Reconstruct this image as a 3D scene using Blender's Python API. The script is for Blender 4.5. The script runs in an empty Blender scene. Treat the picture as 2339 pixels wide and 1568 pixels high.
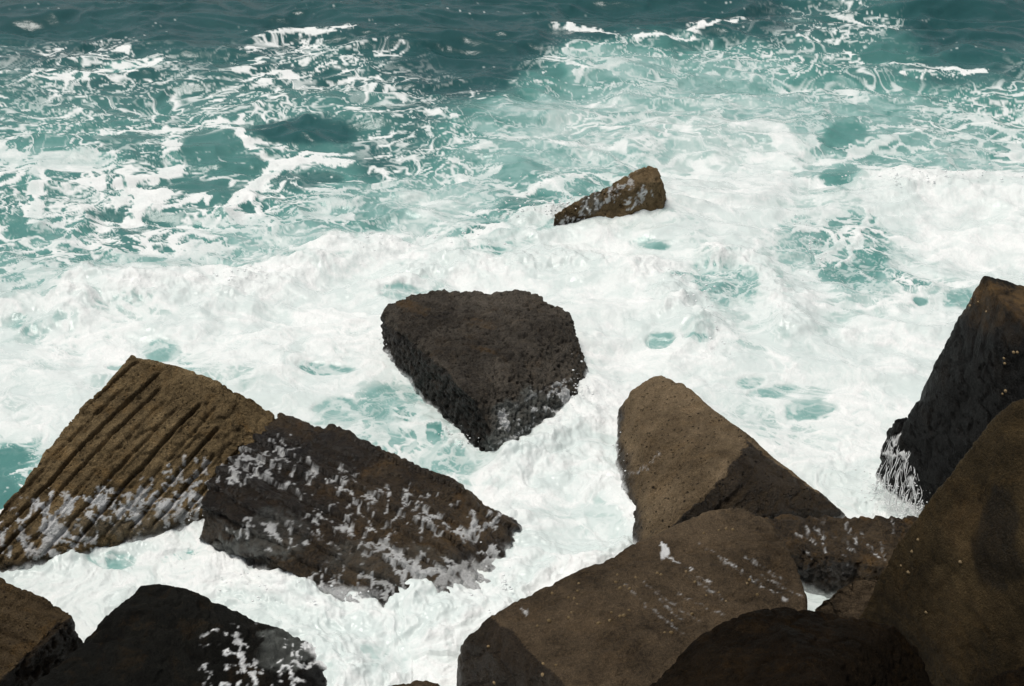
import bpy, bmesh, math, random
import numpy as np
from mathutils import Vector

# ------------------------------------------------------------------ camera, sky, sun, exposure
scene = bpy.context.scene
CAM_H, PITCH, FPX = 10.0, math.radians(28.0), 3248.0      # metres, downward pitch, focal length in photo units
cam_d = bpy.data.cameras.new('camera')
cam = bpy.data.objects.new('camera', cam_d)
scene.collection.objects.link(cam)
cam.location = (0, 0, CAM_H)
cam.rotation_euler = (math.radians(90) - PITCH, 0, 0)
cam_d.sensor_width = 36.0
cam_d.lens = 36.0 * FPX / 2339.0
cam_d.clip_end = 4000
scene.camera = cam

SUN_EL, SUN_AZ = math.radians(74), math.radians(-84)      # azimuth measured from +Y towards +X
world = bpy.data.worlds.new('World'); scene.world = world
world.use_nodes = True
wn = world.node_tree; wn.nodes.clear()
sky = wn.nodes.new('ShaderNodeTexSky'); sky.sky_type = 'NISHITA'; sky.sun_disc = False
sky.sun_elevation = SUN_EL; sky.sun_rotation = SUN_AZ
sky.dust_density = 4.0; sky.air_density = 1.0; sky.ozone_density = 1.0
hs = wn.nodes.new('ShaderNodeHueSaturation'); hs.inputs['Saturation'].default_value = 0.35
bg = wn.nodes.new('ShaderNodeBackground'); bg.inputs['Strength'].default_value = 0.075
wo = wn.nodes.new('ShaderNodeOutputWorld')
wn.links.new(sky.outputs[0], hs.inputs['Color']); wn.links.new(hs.outputs[0], bg.inputs['Color'])
wn.links.new(bg.outputs[0], wo.inputs['Surface'])

sd = bpy.data.lights.new('sun', 'SUN'); sd.energy = 2.2; sd.angle = math.radians(25); sd.color = (1.0, 0.96, 0.90)
sun = bpy.data.objects.new('sun', sd); scene.collection.objects.link(sun)
sdir = Vector((math.sin(SUN_AZ) * math.cos(SUN_EL), math.cos(SUN_AZ) * math.cos(SUN_EL), math.sin(SUN_EL)))
sun.rotation_euler = sdir.to_track_quat('Z', 'Y').to_euler(); sun.location = (0, 0, 30)

scene.view_settings.view_transform = 'Standard'
scene.view_settings.look = 'None'
scene.view_settings.exposure = 0.17
scene.view_settings.gamma = 1.0

# ------------------------------------------------------------------ helpers: geometry of the view, noise
cp, sp = math.cos(PITCH), math.sin(PITCH)

def ground(u, v, z=0.0):
    """Point of the place at height z that the photo shows at (u, v); arrays allowed."""
    u = np.asarray(u, float); v = np.asarray(v, float)
    a = (u - 1169.5) / FPX; b = (v - 784.0) / FPX
    dy = cp - b * sp; dz = -sp - b * cp
    t = (z - CAM_H) / dz
    return a * t, dy * t, np.zeros_like(t) + z

def seen_at(x, y, z):
    d = y * cp - (z - CAM_H) * sp
    h = y * sp + (z - CAM_H) * cp
    return 1169.5 + FPX * x / d, 784.0 - FPX * h / d

def ihash(ix, iy, iz, seed):
    h = (ix.astype(np.int64) * 374761393 + iy.astype(np.int64) * 668265263 + iz.astype(np.int64) * 2147483647 // 7 * 3 + seed * 974711) & 0xffffffff
    h = ((h ^ (h >> 13)) * 1274126177) & 0xffffffff
    h = ((h ^ (h >> 16)) * 2246822519) & 0xffffffff
    return (h ^ (h >> 15)) & 0xffffffff

def perlin2(x, y, seed=0):
    xi = np.floor(x); yi = np.floor(y); fx = x - xi; fy = y - yi
    xi = xi.astype(np.int64); yi = yi.astype(np.int64); zi = np.zeros_like(xi)
    ux = fx * fx * fx * (fx * (fx * 6 - 15) + 10); uy = fy * fy * fy * (fy * (fy * 6 - 15) + 10)
    def g(i, j):
        a = ihash(xi + i, yi + j, zi, seed) * (2 * np.pi / 4294967296.0)
        return np.cos(a) * (fx - i) + np.sin(a) * (fy - j)
    n0 = g(0, 0) * (1 - ux) + g(1, 0) * ux
    n1 = g(0, 1) * (1 - ux) + g(1, 1) * ux
    return (n0 * (1 - uy) + n1 * uy) * 1.5

G3 = np.array([[1,1,0],[-1,1,0],[1,-1,0],[-1,-1,0],[1,0,1],[-1,0,1],[1,0,-1],[-1,0,-1],[0,1,1],[0,-1,1],[0,1,-1],[0,-1,-1],[1,1,0],[-1,1,0],[0,-1,1],[0,-1,-1]], float)
def perlin3(p, seed=0):
    i = np.floor(p); f = p - i; i = i.astype(np.int64)
    u = f * f * f * (f * (f * 6 - 15) + 10)
    r = 0
    for a in (0, 1):
        for b in (0, 1):
            for c in (0, 1):
                g = G3[ihash(i[:, 0] + a, i[:, 1] + b, i[:, 2] + c, seed) & 15]
                d = g[:, 0] * (f[:, 0] - a) + g[:, 1] * (f[:, 1] - b) + g[:, 2] * (f[:, 2] - c)
                w = (u[:, 0] if a else 1 - u[:, 0]) * (u[:, 1] if b else 1 - u[:, 1]) * (u[:, 2] if c else 1 - u[:, 2])
                r = r + d * w
    return r

def fbm2(x, y, octv=4, seed=0, gain=0.5):
    r = 0; a = 1.0; t = 0
    for k in range(octv):
        r = r + a * perlin2(x * 2**k + 13.7 * k, y * 2**k - 7.1 * k, seed + k); t += a; a *= gain
    return r / t
def ridge2(x, y, octv=4, seed=0, gain=0.55):
    r = 0; a = 1.0; t = 0
    for k in range(octv):
        r = r + a * (1 - np.abs(perlin2(x * 2.03**k + 5.3 * k, y * 2.03**k - 3.1 * k, seed + k)) * 2.2); t += a; a *= gain
    return r / t
def fbm3(p, octv=3, seed=0, gain=0.5):
    r = 0; a = 1.0; t = 0
    for k in range(octv):
        r = r + a * perlin3(p * 2**k + 9.1 * k, seed + k); t += a; a *= gain
    return r / t
def worley2(x, y, seed=0):
    xi = np.floor(x).astype(np.int64); yi = np.floor(y).astype(np.int64); z = np.zeros_like(xi)
    f1 = np.full(x.shape, 9.0); f2 = np.full(x.shape, 9.0)
    for i in (-1, 0, 1):
        for j in (-1, 0, 1):
            h = ihash(xi + i, yi + j, z, seed)
            px = xi + i + (h & 0xffff) / 65536.0; py = yi + j + ((h >> 16) & 0xffff) / 65536.0
            d = np.sqrt((x - px)**2 + (y - py)**2)
            f2 = np.minimum(f2, np.maximum(f1, d)); f1 = np.minimum(f1, d)
    return f1, f2
def sstep(a, b, x):
    t = np.clip((x - a) / (b - a), 0, 1); return t * t * (3 - 2 * t)
def rank01(p, q=None):
    s = np.sort((p if q is None else q)[::7] if p.size > 5000 else p)
    return np.searchsorted(s, p) / float(len(s))

def lace(x, y, seed=0, sc=1.0, fa=1.0):
    """Web of foam strands and blobs, 0..1, on metres."""
    x = x / sc; y = y / sc
    wx = fbm2(x * 0.8, y * 0.8, 3, seed + 1, 0.42) * 0.8; wy = fbm2(x * 0.8, y * 0.8, 3, seed + 9, 0.42) * 0.8
    X = x + wx; Y = y + wy
    f1, f2 = worley2(X * 1.25, Y * 1.7, seed + 20); c1 = 1 - sstep(0, 0.55, f2 - f1)
    f1, f2 = worley2(X * 3.0 + wy * 2, Y * 4.0 - wx * 2, seed + 21); c2 = 1 - sstep(0, 0.6, f2 - f1)
    f1, f2 = worley2(X * 8.0 + wx * 5, Y * 8.0 + wy * 5, seed + 22); c3 = 1 - sstep(0, 0.7, f2 - f1)
    bl = fbm2(x * 0.75 + 3, y * 0.75, 5, seed + 30, 0.6)
    rd = ridge2(X * 0.8, Y * 1.3, 4, seed + 40)
    m = sstep(-0.2, 0.2, fbm2(x * 0.4 + 9, y * 0.4, 2, seed + 50))
    return (0.42 + 0.2 * fa) * bl + (0.75 + 0.40 * m) * c1 + (0.70 - 0.35 * m) * c2 * (0.45 + 0.55 * fa) + 0.30 * c3 * fa + 0.34 * rd

# ------------------------------------------------------------------ helpers: objects and materials
def tag(o, label=None, cat=None, group=None, kind=None):
    if label: o['label'] = label
    if cat: o['category'] = cat
    if group: o['group'] = group
    if kind: o['kind'] = kind
    return o

class NT:
    def __init__(s, name):
        s.m = bpy.data.materials.new(name); s.m.use_nodes = True; s.t = s.m.node_tree; s.t.nodes.clear()
        s.out = s.n('ShaderNodeOutputMaterial')
    def n(s, typ, **kw):
        nd = s.t.nodes.new(typ)
        for k, v in kw.items(): setattr(nd, k, v)
        return nd
    def l(s, a, b): s.t.links.new(a, b)
    def put(s, sock, v):
        if hasattr(v, 'default_value') or hasattr(v, 'is_output'): s.l(v, sock)
        else: sock.default_value = v
    def math(s, op, a, b=None, c=None, clamp=False):
        nd = s.n('ShaderNodeMath', operation=op); nd.use_clamp = clamp
        s.put(nd.inputs[0], a)
        if b is not None: s.put(nd.inputs[1], b)
        if c is not None: s.put(nd.inputs[2], c)
        return nd.outputs[0]
    def mix(s, f, a, b, blend='MIX'):
        nd = s.n('ShaderNodeMix', data_type='RGBA', blend_type=blend)
        s.put(nd.inputs[0], f)
        for i, v in ((6, a), (7, b)):
            if isinstance(v, tuple): nd.inputs[i].default_value = (*v[:3], 1)
            else: s.l(v, nd.inputs[i])
        return nd.outputs[2]
    def ramp(s, f, stops, interp='LINEAR'):
        nd = s.n('ShaderNodeValToRGB'); cr = nd.color_ramp; cr.interpolation = interp
        while len(cr.elements) < len(stops): cr.elements.new(0.5)
        for e, (p, c) in zip(cr.elements, stops):
            e.position = p; e.color = (*c, 1) if isinstance(c, tuple) else (c, c, c, 1)
        s.l(f, nd.inputs[0]); return nd.outputs[0]
    def attr(s, name): return s.n('ShaderNodeAttribute', attribute_name=name).outputs['Fac']
    def noise(s, co, scale, detail=4, rough=0.55, dist=0.0):
        nd = s.n('ShaderNodeTexNoise'); nd.inputs['Scale'].default_value = scale; nd.inputs['Detail'].default_value = detail
        nd.inputs['Roughness'].default_value = rough; nd.inputs['Distortion'].default_value = dist
        s.l(co, nd.inputs['Vector']); return nd.outputs['Fac']
    def voro(s, co, scale, feature='F1'):
        nd = s.n('ShaderNodeTexVoronoi', feature=feature); nd.inputs['Scale'].default_value = scale
        s.l(co, nd.inputs['Vector']); return nd.outputs['Distance']
    def bump(s, h, strength, dist, prev=None):
        nd = s.n('ShaderNodeBump'); nd.inputs['Strength'].default_value = strength; nd.inputs['Distance'].default_value = dist
        s.l(h, nd.inputs['Height'])
        if prev is not None: s.l(prev, nd.inputs['Normal'])
        return nd.outputs[0]

def sea_material():
    k = NT('sea_water')
    co = k.n('ShaderNodeTexCoord').outputs['Object']
    foam, milk = k.attr('foam'), k.attr('milk')
    fine = k.noise(co, 22, 5, 0.65)
    vf = k.voro(co, 26)
    br = k.math('ADD', k.math('MULTIPLY', k.math('SUBTRACT', fine, 0.5), 0.9), k.math('MULTIPLY', k.math('SUBTRACT', vf, 0.45), 0.35))
    edge = k.math('MULTIPLY', k.math('MULTIPLY', foam, k.math('SUBTRACT', 1.0, foam)), 4.0)
    f = k.math('ADD', foam, k.math('MULTIPLY', br, k.math('MULTIPLY', edge, 0.32)), clamp=True)
    water = k.ramp(milk, [(0.0, (0.007, 0.042, 0.047)), (0.2, (0.017, 0.085, 0.086)), (0.42, (0.085, 0.240, 0.217)),
                          (0.62, (0.24, 0.40, 0.375)), (0.82, (0.49, 0.585, 0.56)), (1.0, (0.73, 0.775, 0.76))])
    col = k.mix(f, water, (0.80, 0.81, 0.795))
    b1 = k.noise(co, 3.0, 6, 0.6, 0.3)
    b2 = k.noise(co, 14.0, 4, 0.6)
    n = k.bump(b1, 0.35, 0.045)
    n = k.bump(b2, 0.30, 0.012, n)
    n = k.bump(k.math('MULTIPLY', k.math('ADD', fine, k.math('MULTIPLY', vf, -0.8)), f), 0.4, 0.02, n)
    b = k.n('ShaderNodeBsdfPrincipled')
    k.l(col, b.inputs['Base Color']); k.l(n, b.inputs['Normal'])
    k.l(k.math('MULTIPLY_ADD', f, 0.55, 0.16), b.inputs['Roughness'])
    b.inputs['IOR'].default_value = 1.33
    k.l(k.math('MULTIPLY_ADD', f, -0.35, 0.55), b.inputs['Specular IOR Level'])
    k.l(b.outputs[0], k.out.inputs[0]); return k.m

def rock_material(name, c_lo, c_hi, ochre=0.25, pits=0.5, rough=0.85, bump=1.0, grain=1.0, spec=1.0):
    k = NT(name)
    co = k.n('ShaderNodeTexCoord').outputs['Object']
    foam, wet = k.attr('foam'), k.attr('wet')  # wet: wetness, plus side-face shade painted into the colour
    big = k.noise(co, 1.1, 5, 0.6); mid = k.noise(co, 6, 6, 0.7); fin = k.noise(co, 38 * grain, 5, 0.75)
    v = k.voro(co, 17 * grain); v2 = k.voro(co, 44 * grain)
    t = k.math('ADD', k.math('MULTIPLY', big, 0.45), k.math('ADD', k.math('MULTIPLY', mid, 0.4), k.math('MULTIPLY', fin, 0.45)))
    col = k.mix(k.ramp(t, [(0.50, 0.0), (0.78, 1.0)]), c_lo, c_hi)
    oc = k.ramp(k.noise(co, 2.6, 7, 0.75, 0.6), [(0.52, 0.0), (0.68, 1.0)])
    col = k.mix(k.ramp(k.noise(co, 0.9, 4, 0.6, 0.4), [(0.40, 0.45), (0.60, 0.0)]), col, k.mix(1.0, col, (0.45, 0.42, 0.38), 'MULTIPLY'))
    col = k.mix(k.math('MULTIPLY', oc, ochre), col, (0.26, 0.135, 0.03))
    pit = k.ramp(v, [(0.12, 1.0), (0.30, 0.0)])
    pm = k.ramp(k.noise(co, 5, 3), [(0.42, 0.0), (0.58, 1.0)])
    pit = k.math('MULTIPLY', k.math('MAXIMUM', k.math('MULTIPLY', pit, pm), k.math('MULTIPLY', k.ramp(k.voro(co, 7.5), [(0.09, 1.0), (0.15, 0.0)]), k.ramp(k.noise(co, 3.3, 3), [(0.44, 0.0), (0.54, 1.0)]))), pits)
    col = k.mix(k.math('MULTIPLY', pit, 0.85), col, (0.008, 0.007, 0.006))
    spk = k.ramp(v2, [(0.05, 1.0), (0.13, 0.0)])
    spm = k.ramp(k.noise(co, 9, 2), [(0.55, 0.0), (0.66, 1.0)])
    col = k.mix(k.math('MULTIPLY', k.math('MULTIPLY', spk, spm), 0.5), col, (0.30, 0.25, 0.18))
    gr = k.noise(co, 95, 3, 0.8)
    col = k.mix(1.0, col, k.ramp(gr, [(0.30, (0.45, 0.45, 0.45)), (0.5, (1.0, 1.0, 1.0)), (0.72, (1.75, 1.7, 1.6))]), 'MULTIPLY')
    tan = k.math('MULTIPLY', k.attr('tan'), k.ramp(k.noise(co, 7, 5, 0.7), [(0.36, 0.35), (0.6, 1.0)]))
    col = k.mix(tan, col, k.mix(mid, (0.085, 0.050, 0.020), (0.20, 0.125, 0.055)))
    wet_shade_col = k.mix(1.0, col, (0.20, 0.20, 0.21), 'MULTIPLY')  # dark tone for wet stone and for painted side shade
    col = k.mix(wet, col, wet_shade_col)
    fb = k.noise(co, 30, 4, 0.65)
    edge = k.math('MULTIPLY', k.math('MULTIPLY', foam, k.math('SUBTRACT', 1.0, foam)), 4.0)
    f = k.math('ADD', foam, k.math('MULTIPLY', k.math('SUBTRACT', fb, 0.5), edge), clamp=True)
    film = k.attr('film')
    col = k.mix(k.math('MULTIPLY', film, 0.8), col, (0.17, 0.182, 0.168))
    col = k.mix(f, col, (0.84, 0.85, 0.84))
    h = k.math('ADD', k.math('MULTIPLY', mid, 0.45), k.math('SUBTRACT', k.math('MULTIPLY', fin, 1.2), k.math('MULTIPLY', pit, 0.6)))
    n = k.bump(h, 1.0 * bump, 0.07)
    n = k.bump(v2, 0.35 * bump, 0.012, n)
    b = k.n('ShaderNodeBsdfPrincipled')
    k.l(col, b.inputs['Base Color']); k.l(n, b.inputs['Normal'])
    r = k.math('MULTIPLY_ADD', wet, 0.34 - rough, rough)
    r = k.math('ADD', r, k.math('MULTIPLY', k.math('SUBTRACT', mid, 0.5), 0.3), clamp=True)
    k.l(r, b.inputs['Roughness']); k.l(k.math('MULTIPLY_ADD', wet, 0.14 * spec, 0.12 * spec), b.inputs['Specular IOR Level'])
    k.l(b.outputs[0], k.out.inputs[0]); return k.m

def spray_material():
    k = NT('white_spray'); b = k.n('ShaderNodeBsdfPrincipled')
    co = k.n('ShaderNodeTexCoord').outputs['Object']
    k.l(k.mix(k.noise(co, 9, 2), (0.74, 0.78, 0.78), (0.9, 0.9, 0.89)), b.inputs['Base Color'])
    b.inputs['Roughness'].default_value = 0.5; k.l(b.outputs[0], k.out.inputs[0]); return k.m

def put_attr(me, name, arr):
    a = me.attributes.new(name, 'FLOAT', 'POINT'); a.data.foreach_set('value', np.ascontiguousarray(arr, dtype=np.float32))

# ------------------------------------------------------------------ the sea
def spaced(lo, hi, step, far_lo, far_hi, grow=1.12):
    a = [lo]; s = step
    while a[-1] > far_lo: s *= grow; a.append(max(a[-1] - s, far_lo))
    b = [hi]; s = step
    while b[-1] < far_hi: s *= grow; b.append(min(b[-1] + s, far_hi))
    mid = np.arange(lo, hi, step)[1:]
    return np.concatenate([a[::-1], mid, b])

US = spaced(-160, 2500, 2.2, -12000, 14400)
VS = spaced(-70, 1660, 2.0, -915, 4900)
UU, VV = np.meshgrid(US, VS)
UU = UU.ravel(); VV = VV.ravel()
SX, SY, _ = ground(UU, VV)
# coverage of foam (0..9) and aeration of the water (0..9), every 100 units of the photo
FROWS = """110000000001100112342110
245323454211454454532112
344354444422245555444455
654411312344444457744456
444534333443237888668987
444445566753896677335999
345578998778999856745578
777888988888899966778888
777667887777789987688899
888888874458899966688999
388888875558899998899999
488888888888999999999999
889999999999999998999999
999999999999999999999999
999999999999899999999999
999999999999999999999999"""
MROWS = """111111111111111111222111
222222222111355555433222
333333333235666666555444
443333332345666777555555
333333455665447888768887
443345667764897787557888
566778888778999867756677
777787877777888877788888
777667887676778888788888
777777766567788777778888
466777776667788888888888
566677777777888888888888
777777777777888888888888
888888888887888888888888
888888888888888888888888
888888888888888888888888"""
def grid(rows):
    return np.array([[int(c) for c in r] for r in rows.split()], float) / 9.0
def lookup(g, u, v):
    x = np.clip((u - 50) / 100.0, 0, g.shape[1] - 1.001); y = np.clip((v - 50) / 100.0, 0, g.shape[0] - 1.001)
    i = x.astype(int); j = y.astype(int); fx = x - i; fy = y - j
    fx = fx * fx * (3 - 2 * fx); fy = fy * fy * (3 - 2 * fy)
    return (g[j, i] * (1 - fx) + g[j, i + 1] * fx) * (1 - fy) + (g[j + 1, i] * (1 - fx) + g[j + 1, i + 1] * fx) * fy

# calmer openings and thick patches: centre, half sizes, coverage, aeration
PATCHES = [
 (508,355,112,52,.10,.34),(440,418,135,16,.08,.32),(285,337,52,22,.22,.33),(690,298,125,26,.06,.20),(700,398,75,20,.15,.26),
 (1120,95,140,48,.07,.10),(1000,190,60,30,.25,.14),(1200,470,62,26,.18,.36),(1190,394,56,28,.10,.52),(1112,522,62,18,.12,.30),
 (2240,62,150,50,.08,.12),(2000,60,90,30,.45,.25),(2040,125,85,13,.05,.30),(1930,313,56,24,.10,.42),(1915,398,50,24,.10,.45),(1985,250,95,26,.22,.55),
 (1950,570,80,85,.22,.46),(1640,640,92,52,.42,.58),(1600,765,38,28,.35,.60),(2072,640,40,20,.35,.5),(2105,687,20,9,.05,.5),
 (2190,672,32,20,.25,.55),(1858,917,58,22,.18,.62),(1767,880,50,13,.25,.62),(1716,857,34,10,.25,.62),(1490,565,46,8,.15,.58),
 (1552,636,32,14,.25,.52),(372,782,52,24,.22,.66),(85,734,60,26,.35,.66),(254,819,26,8,.15,.62),(745,839,60,14,.30,.6),
 (762,927,50,22,.22,.62),(20,1035,55,32,.12,.38),(-10,1110,60,50,.10,.36),(900,915,70,42,.22,.56),(990,975,50,20,.25,.5),(1308,798,9,9,.0,.4),
 (1511,778,36,14,.22,.62),(930,665,60,16,.35,.7),(1000,620,60,12,.4,.7),(1700,330,60,20,.55,.75),
 (2170,388,110,30,.30,.62),(60,520,48,40,.16,.38),(160,600,60,30,.28,.42),(50,440,40,18,.2,.4),(265,480,45,14,.12,.30),(570,462,40,16,.05,.32),
 (860,475,70,24,.2,.55),(790,500,90,22,.28,.5),(1240,350,80,20,.25,.6),(1650,190,120,20,.2,.55),(1880,180,80,12,.25,.55),
 (1360,730,40,50,.95,.9),(1400,600,110,40,.95,.9),(1560,700,26,60,.9,.9),(2170,470,170,36,.97,.95),(1130,620,130,30,.85,.85),
 (520,650,160,30,.9,.88),(640,760,120,60,.9,.9),(150,365,120,20,.68,.5),(1355,150,70,50,.70,.55),(300,150,90,16,.72,.35),(735,118,50,30,.6,.25),
 (1280,1180,120,60,.75,.84),(1380,1180,40,60,.45,.80),(1250,1300,120,40,.75,.84),(830,1500,120,40,.62,.80),(560,1500,70,40,.8,.75),
 (1640,1010,40,14,.5,.7),(1780,1080,30,14,.6,.7),(1020,1130,26,8,.5,.8),(250,1270,60,14,.55,.62),(450,1265,90,14,.5,.6),
]
# foam lines and crests: points, half width in m, coverage, height in m
LINES = [
 ([(135,179),(203,179),(288,146),(338,135)],.30,.95,.12),([(169,142),(288,112)],.22,.85,.05),([(0,169),(162,156)],.10,.8,.06),
 ([(569,118),(643,81),(792,78)],.25,.8,.10),([(680,95),(720,150),(800,140)],.22,.75,.05),([(0,355),(183,366)],.2,.95,.12),
 ([(217,305),(389,298),(508,294),(555,311),(609,359),(633,376)],.10,.92,.10),([(390,318),(382,376),(359,393),(288,413),(271,467)],.13,.9,.04),
 ([(650,369),(548,437),(518,474)],.09,.95,.10),([(555,443),(602,474)],.06,.9,0),([(633,338),(792,342)],.10,.8,.04),
 ([(85,406),(85,528)],.15,.85,.03),([(338,440),(298,508)],.12,.85,.03),([(560,150),(640,125)],.2,.8,.05),
 ([(600,395),(640,360),(720,350),(780,362)],.10,.75,.04),
 ([(1291,61),(1417,98),(1565,85)],.20,.9,.15),([(990,271),(1010,259),(1034,267),(1044,288)],.09,.9,.10),
 ([(1058,359),(1139,311),(1197,305),(1281,332),(1450,338)],.16,.85,.12),([(1176,443),(1281,423),(1366,406),(1417,389)],.10,.85,.05),
 ([(1176,528),(1210,508),(1265,496),(1349,515),(1450,490),(1511,470)],.26,1.0,.16),
 ([(950,580),(1050,552),(1176,530)],.28,.98,.20),
 ([(1547,85),(1615,64),(1700,50)],.15,.9,.15),([(1936,115),(2038,149),(2089,149),(2200,165)],.12,.9,.05),([(2055,172),(2248,169)],.16,.9,.05),
 ([(1682,301),(1733,289),(1784,308),(1811,338),(1780,366)],.2,.95,.15),([(1957,352),(1984,335),(2028,325)],.14,.95,.10),
 ([(1865,366),(1953,366),(2021,389)],.12,.9,.05),([(2010,425),(2110,412),(2180,420),(2339,432),(2500,425)],.4,1.0,.30),
 ([(1642,585),(1699,592),(1737,626),(1757,660),(1767,707),(1804,748)],.16,1.0,.22),
 ([(160,700),(215,642),(310,668),(510,664),(545,634),(640,620),(760,560),(900,540)],.22,.98,.22),
 ([(0,720),(90,705),(160,700)],.2,.95,.12),
 ([(870,640),(1000,590),(1150,600),(1310,585),(1420,610),(1500,640),(1560,690),(1580,740)],.25,1.0,.25),
 ([(1990,480),(1955,545),(1925,600)],.05,.85,0),([(1880,500),(1905,560),(1870,600)],.05,.85,0),([(1930,520),(2010,500)],.04,.8,0),
 ([(1560,880),(1640,930),(1730,1010),(1800,1090)],.07,.8,.05),
 ([(640,1310),(740,1370),(840,1375),(960,1360),(1060,1395),(1150,1390),(1290,1320),(1420,1270)],.18,1.0,.22),
 ([(1140,1060),(1230,1060),(1330,1030),(1400,1060),(1430,1130),(1440,1200)],.14,1.0,.14),
 ([(0,1270),(120,1262),(260,1250),(430,1220),(500,1260),(560,1300)],.2,1.0,.18),
 ([(180,1230),(330,1210),(450,1190)],.12,1.0,.12),
 ([(980,930),(1040,1000),(1100,1050),(1150,1070)],.10,.95,.10),([(1345,905),(1320,860),(1318,780)],.12,1.0,.16),([(640,1440),(720,1480),(780,1530)],.2,1.0,.2),([(1175,1180),(1200,1260),(1150,1340)],.14,1.0,.14),([(1180,1052),(1262,1003),(1330,945)],.14,.8,.26),([(1160,1085),(1250,1050),(1340,1000),(1390,940)],.10,.95,.10),
]
def polydist(px, py, pts, z=0):
    q = [tuple(float(c) for c in ground(a, b)[:2]) for a, b in pts]
    d = np.full(px.shape, 1e9)
    for (ax, ay), (bx, by) in zip(q[:-1], q[1:]):
        vx, vy = bx - ax, by - ay; L = vx * vx + vy * vy + 1e-9
        t = np.clip(((px - ax) * vx + (py - ay) * vy) / L, 0, 1)
        d = np.minimum(d, np.hypot(px - ax - t * vx, py - ay - t * vy))
    return d

near = (UU > -1500) & (UU < 3900) & (VV < 2600)
wob_x = fbm2(SX * 0.7, SY * 0.7, 4, 101); wob_y = fbm2(SX * 0.7, SY * 0.7, 4, 111)
wu = UU + wob_x * 70; wv = VV + wob_y * 34
COV = lookup(grid(FROWS), wu, wv); MLK = lookup(grid(MROWS), wu, wv)
COV = COV + 0.10 * fbm2(SX * 0.35, SY * 0.35, 3, 120) * sstep(70, 220, VV) - 0.05 * sstep(120, 40, VV)
MLK = MLK + 0.08 * fbm2(SX * 0.5, SY * 0.5, 4, 130)
wu2 = UU + wob_x * 40; wv2 = VV + wob_y * 20
for (a, b, rx, ry, fc, mc) in PATCHES:
    s = np.where((np.abs(UU - a) < rx * 3 + 60) & (np.abs(VV - b) < ry * 3 + 40))[0]
    r = np.sqrt(((wu2[s] - a) / rx)**2 + ((wv2[s] - b) / ry)**2)
    w = 1 - sstep(0.75, 1.25, r)
    COV[s] = COV[s] * (1 - w) + fc * w; MLK[s] = MLK[s] * (1 - w) + mc * w
HGT = np.zeros_like(SX); NF = sstep(120, 620, VV)
lx = SX + wob_x * 0.35 + 0.10 * fbm2(SX * 4, SY * 4, 3, 140); ly = SY + wob_y * 0.35 + 0.10 * fbm2(SX * 4, SY * 4, 3, 144)
for pts, hw, fc, hh in LINES:
    us = [p[0] for p in pts]; vs = [p[1] for p in pts]
    s = np.where((UU > min(us) - 160) & (UU < max(us) + 160) & (VV > min(vs) - 90) & (VV < max(vs) + 90))[0]
    d = polydist(lx[s], ly[s], pts); d0 = polydist(SX[s] + 0.3 * wob_x[s] * NF[s], SY[s] + 0.3 * wob_y[s] * NF[s], pts)
    w = 1 - sstep(hw * 0.5, hw * 1.7, d)
    COV[s] = np.maximum(COV[s], COV[s] * (1 - w) + fc * w)
    HGT[s] = np.maximum(HGT[s], hh * np.exp(-(d0 / (hw * 1.6 + 0.22))**2))
COV = np.clip(COV * (0.93 - 0.12 * sstep(420, 150, VV)) - 0.015, 0, 1); MLK = np.clip(MLK, 0, 1)
NEARF = sstep(120, 620, VV)
gx0 = fbm2(SX * 0.6, SY * 0.6, 2, 365); gy0 = fbm2(SX * 0.6, SY * 0.6, 2, 367)
PAT = lace(SX, SY, 300, fa=NEARF)
streak = ridge2(SX * 0.75 + wob_x, SY * 1.15 + wob_y, 4, 350, 0.5)
sel = sstep(-0.15, 0.15, fbm2(SX * 0.22, SY * 0.22, 2, 360))
PAT = PAT * (1 - 0.30 * sel) + (streak * 1.6) * 0.30 * sel
PAT = rank01(PAT, PAT[near])
soft = 0.05 + 0.30 * sstep(0.45, 0.95, MLK)
openw = sstep(0.80, 0.45, COV)
FOAM = sstep(-soft, soft, PAT - (1 - COV * (1.03 - 0.28 * openw)))
FOAM = FOAM * sstep(0.01, 0.12, COV)
# long connected strands: zero lines of a warped field, at two sizes
ex = SX + (wob_x * NEARF + gx0 * (1 - NEARF)) * 1.1 + 0.25 * NEARF * fbm2(SX * 2.2, SY * 2.2, 3, 371); ey = SY + (wob_y * NEARF + gy0 * (1 - NEARF)) * 1.1 + 0.25 * NEARF * fbm2(SX * 2.2, SY * 2.2, 3, 377)
def strands(fx, fy, w, seed):
    a = np.abs(fbm2(ex * fx, ey * fy, 3, seed, 0.55)); k = 0.5 + 0.9 * sstep(-0.3, 0.4, fbm2(SX * 1.5, SY * 1.5, 3, seed + 5))
    return 1 - sstep(0.15 * w, w, a / k)
st1 = strands(0.5, 0.85, 0.05, 380); st2 = strands(1.1, 1.6, 0.075, 385); st3 = strands(2.8, 4.6, 0.08, 390)
reg = sstep(-0.25, 0.15, fbm2(SX * 0.45, SY * 0.6, 3, 396))
STR = np.maximum(np.maximum(st1 * 1.0, st2 * (0.7 + 0.25 * NEARF) * (0.35 + 0.65 * reg)), st3 * 0.6 * reg * NEARF)
FOAM = np.maximum(FOAM, STR * sstep(0.06, 0.34, COV))
wisp = rank01(ridge2(SX * 1.1 + wob_x * 1.5, SY * 1.5 + wob_y * 1.5, 5, 400, 0.65))
FOAM = np.maximum(FOAM, 0.8 * sstep(0.86, 0.97, wisp) * sstep(0.10, 0.35, COV))
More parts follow.
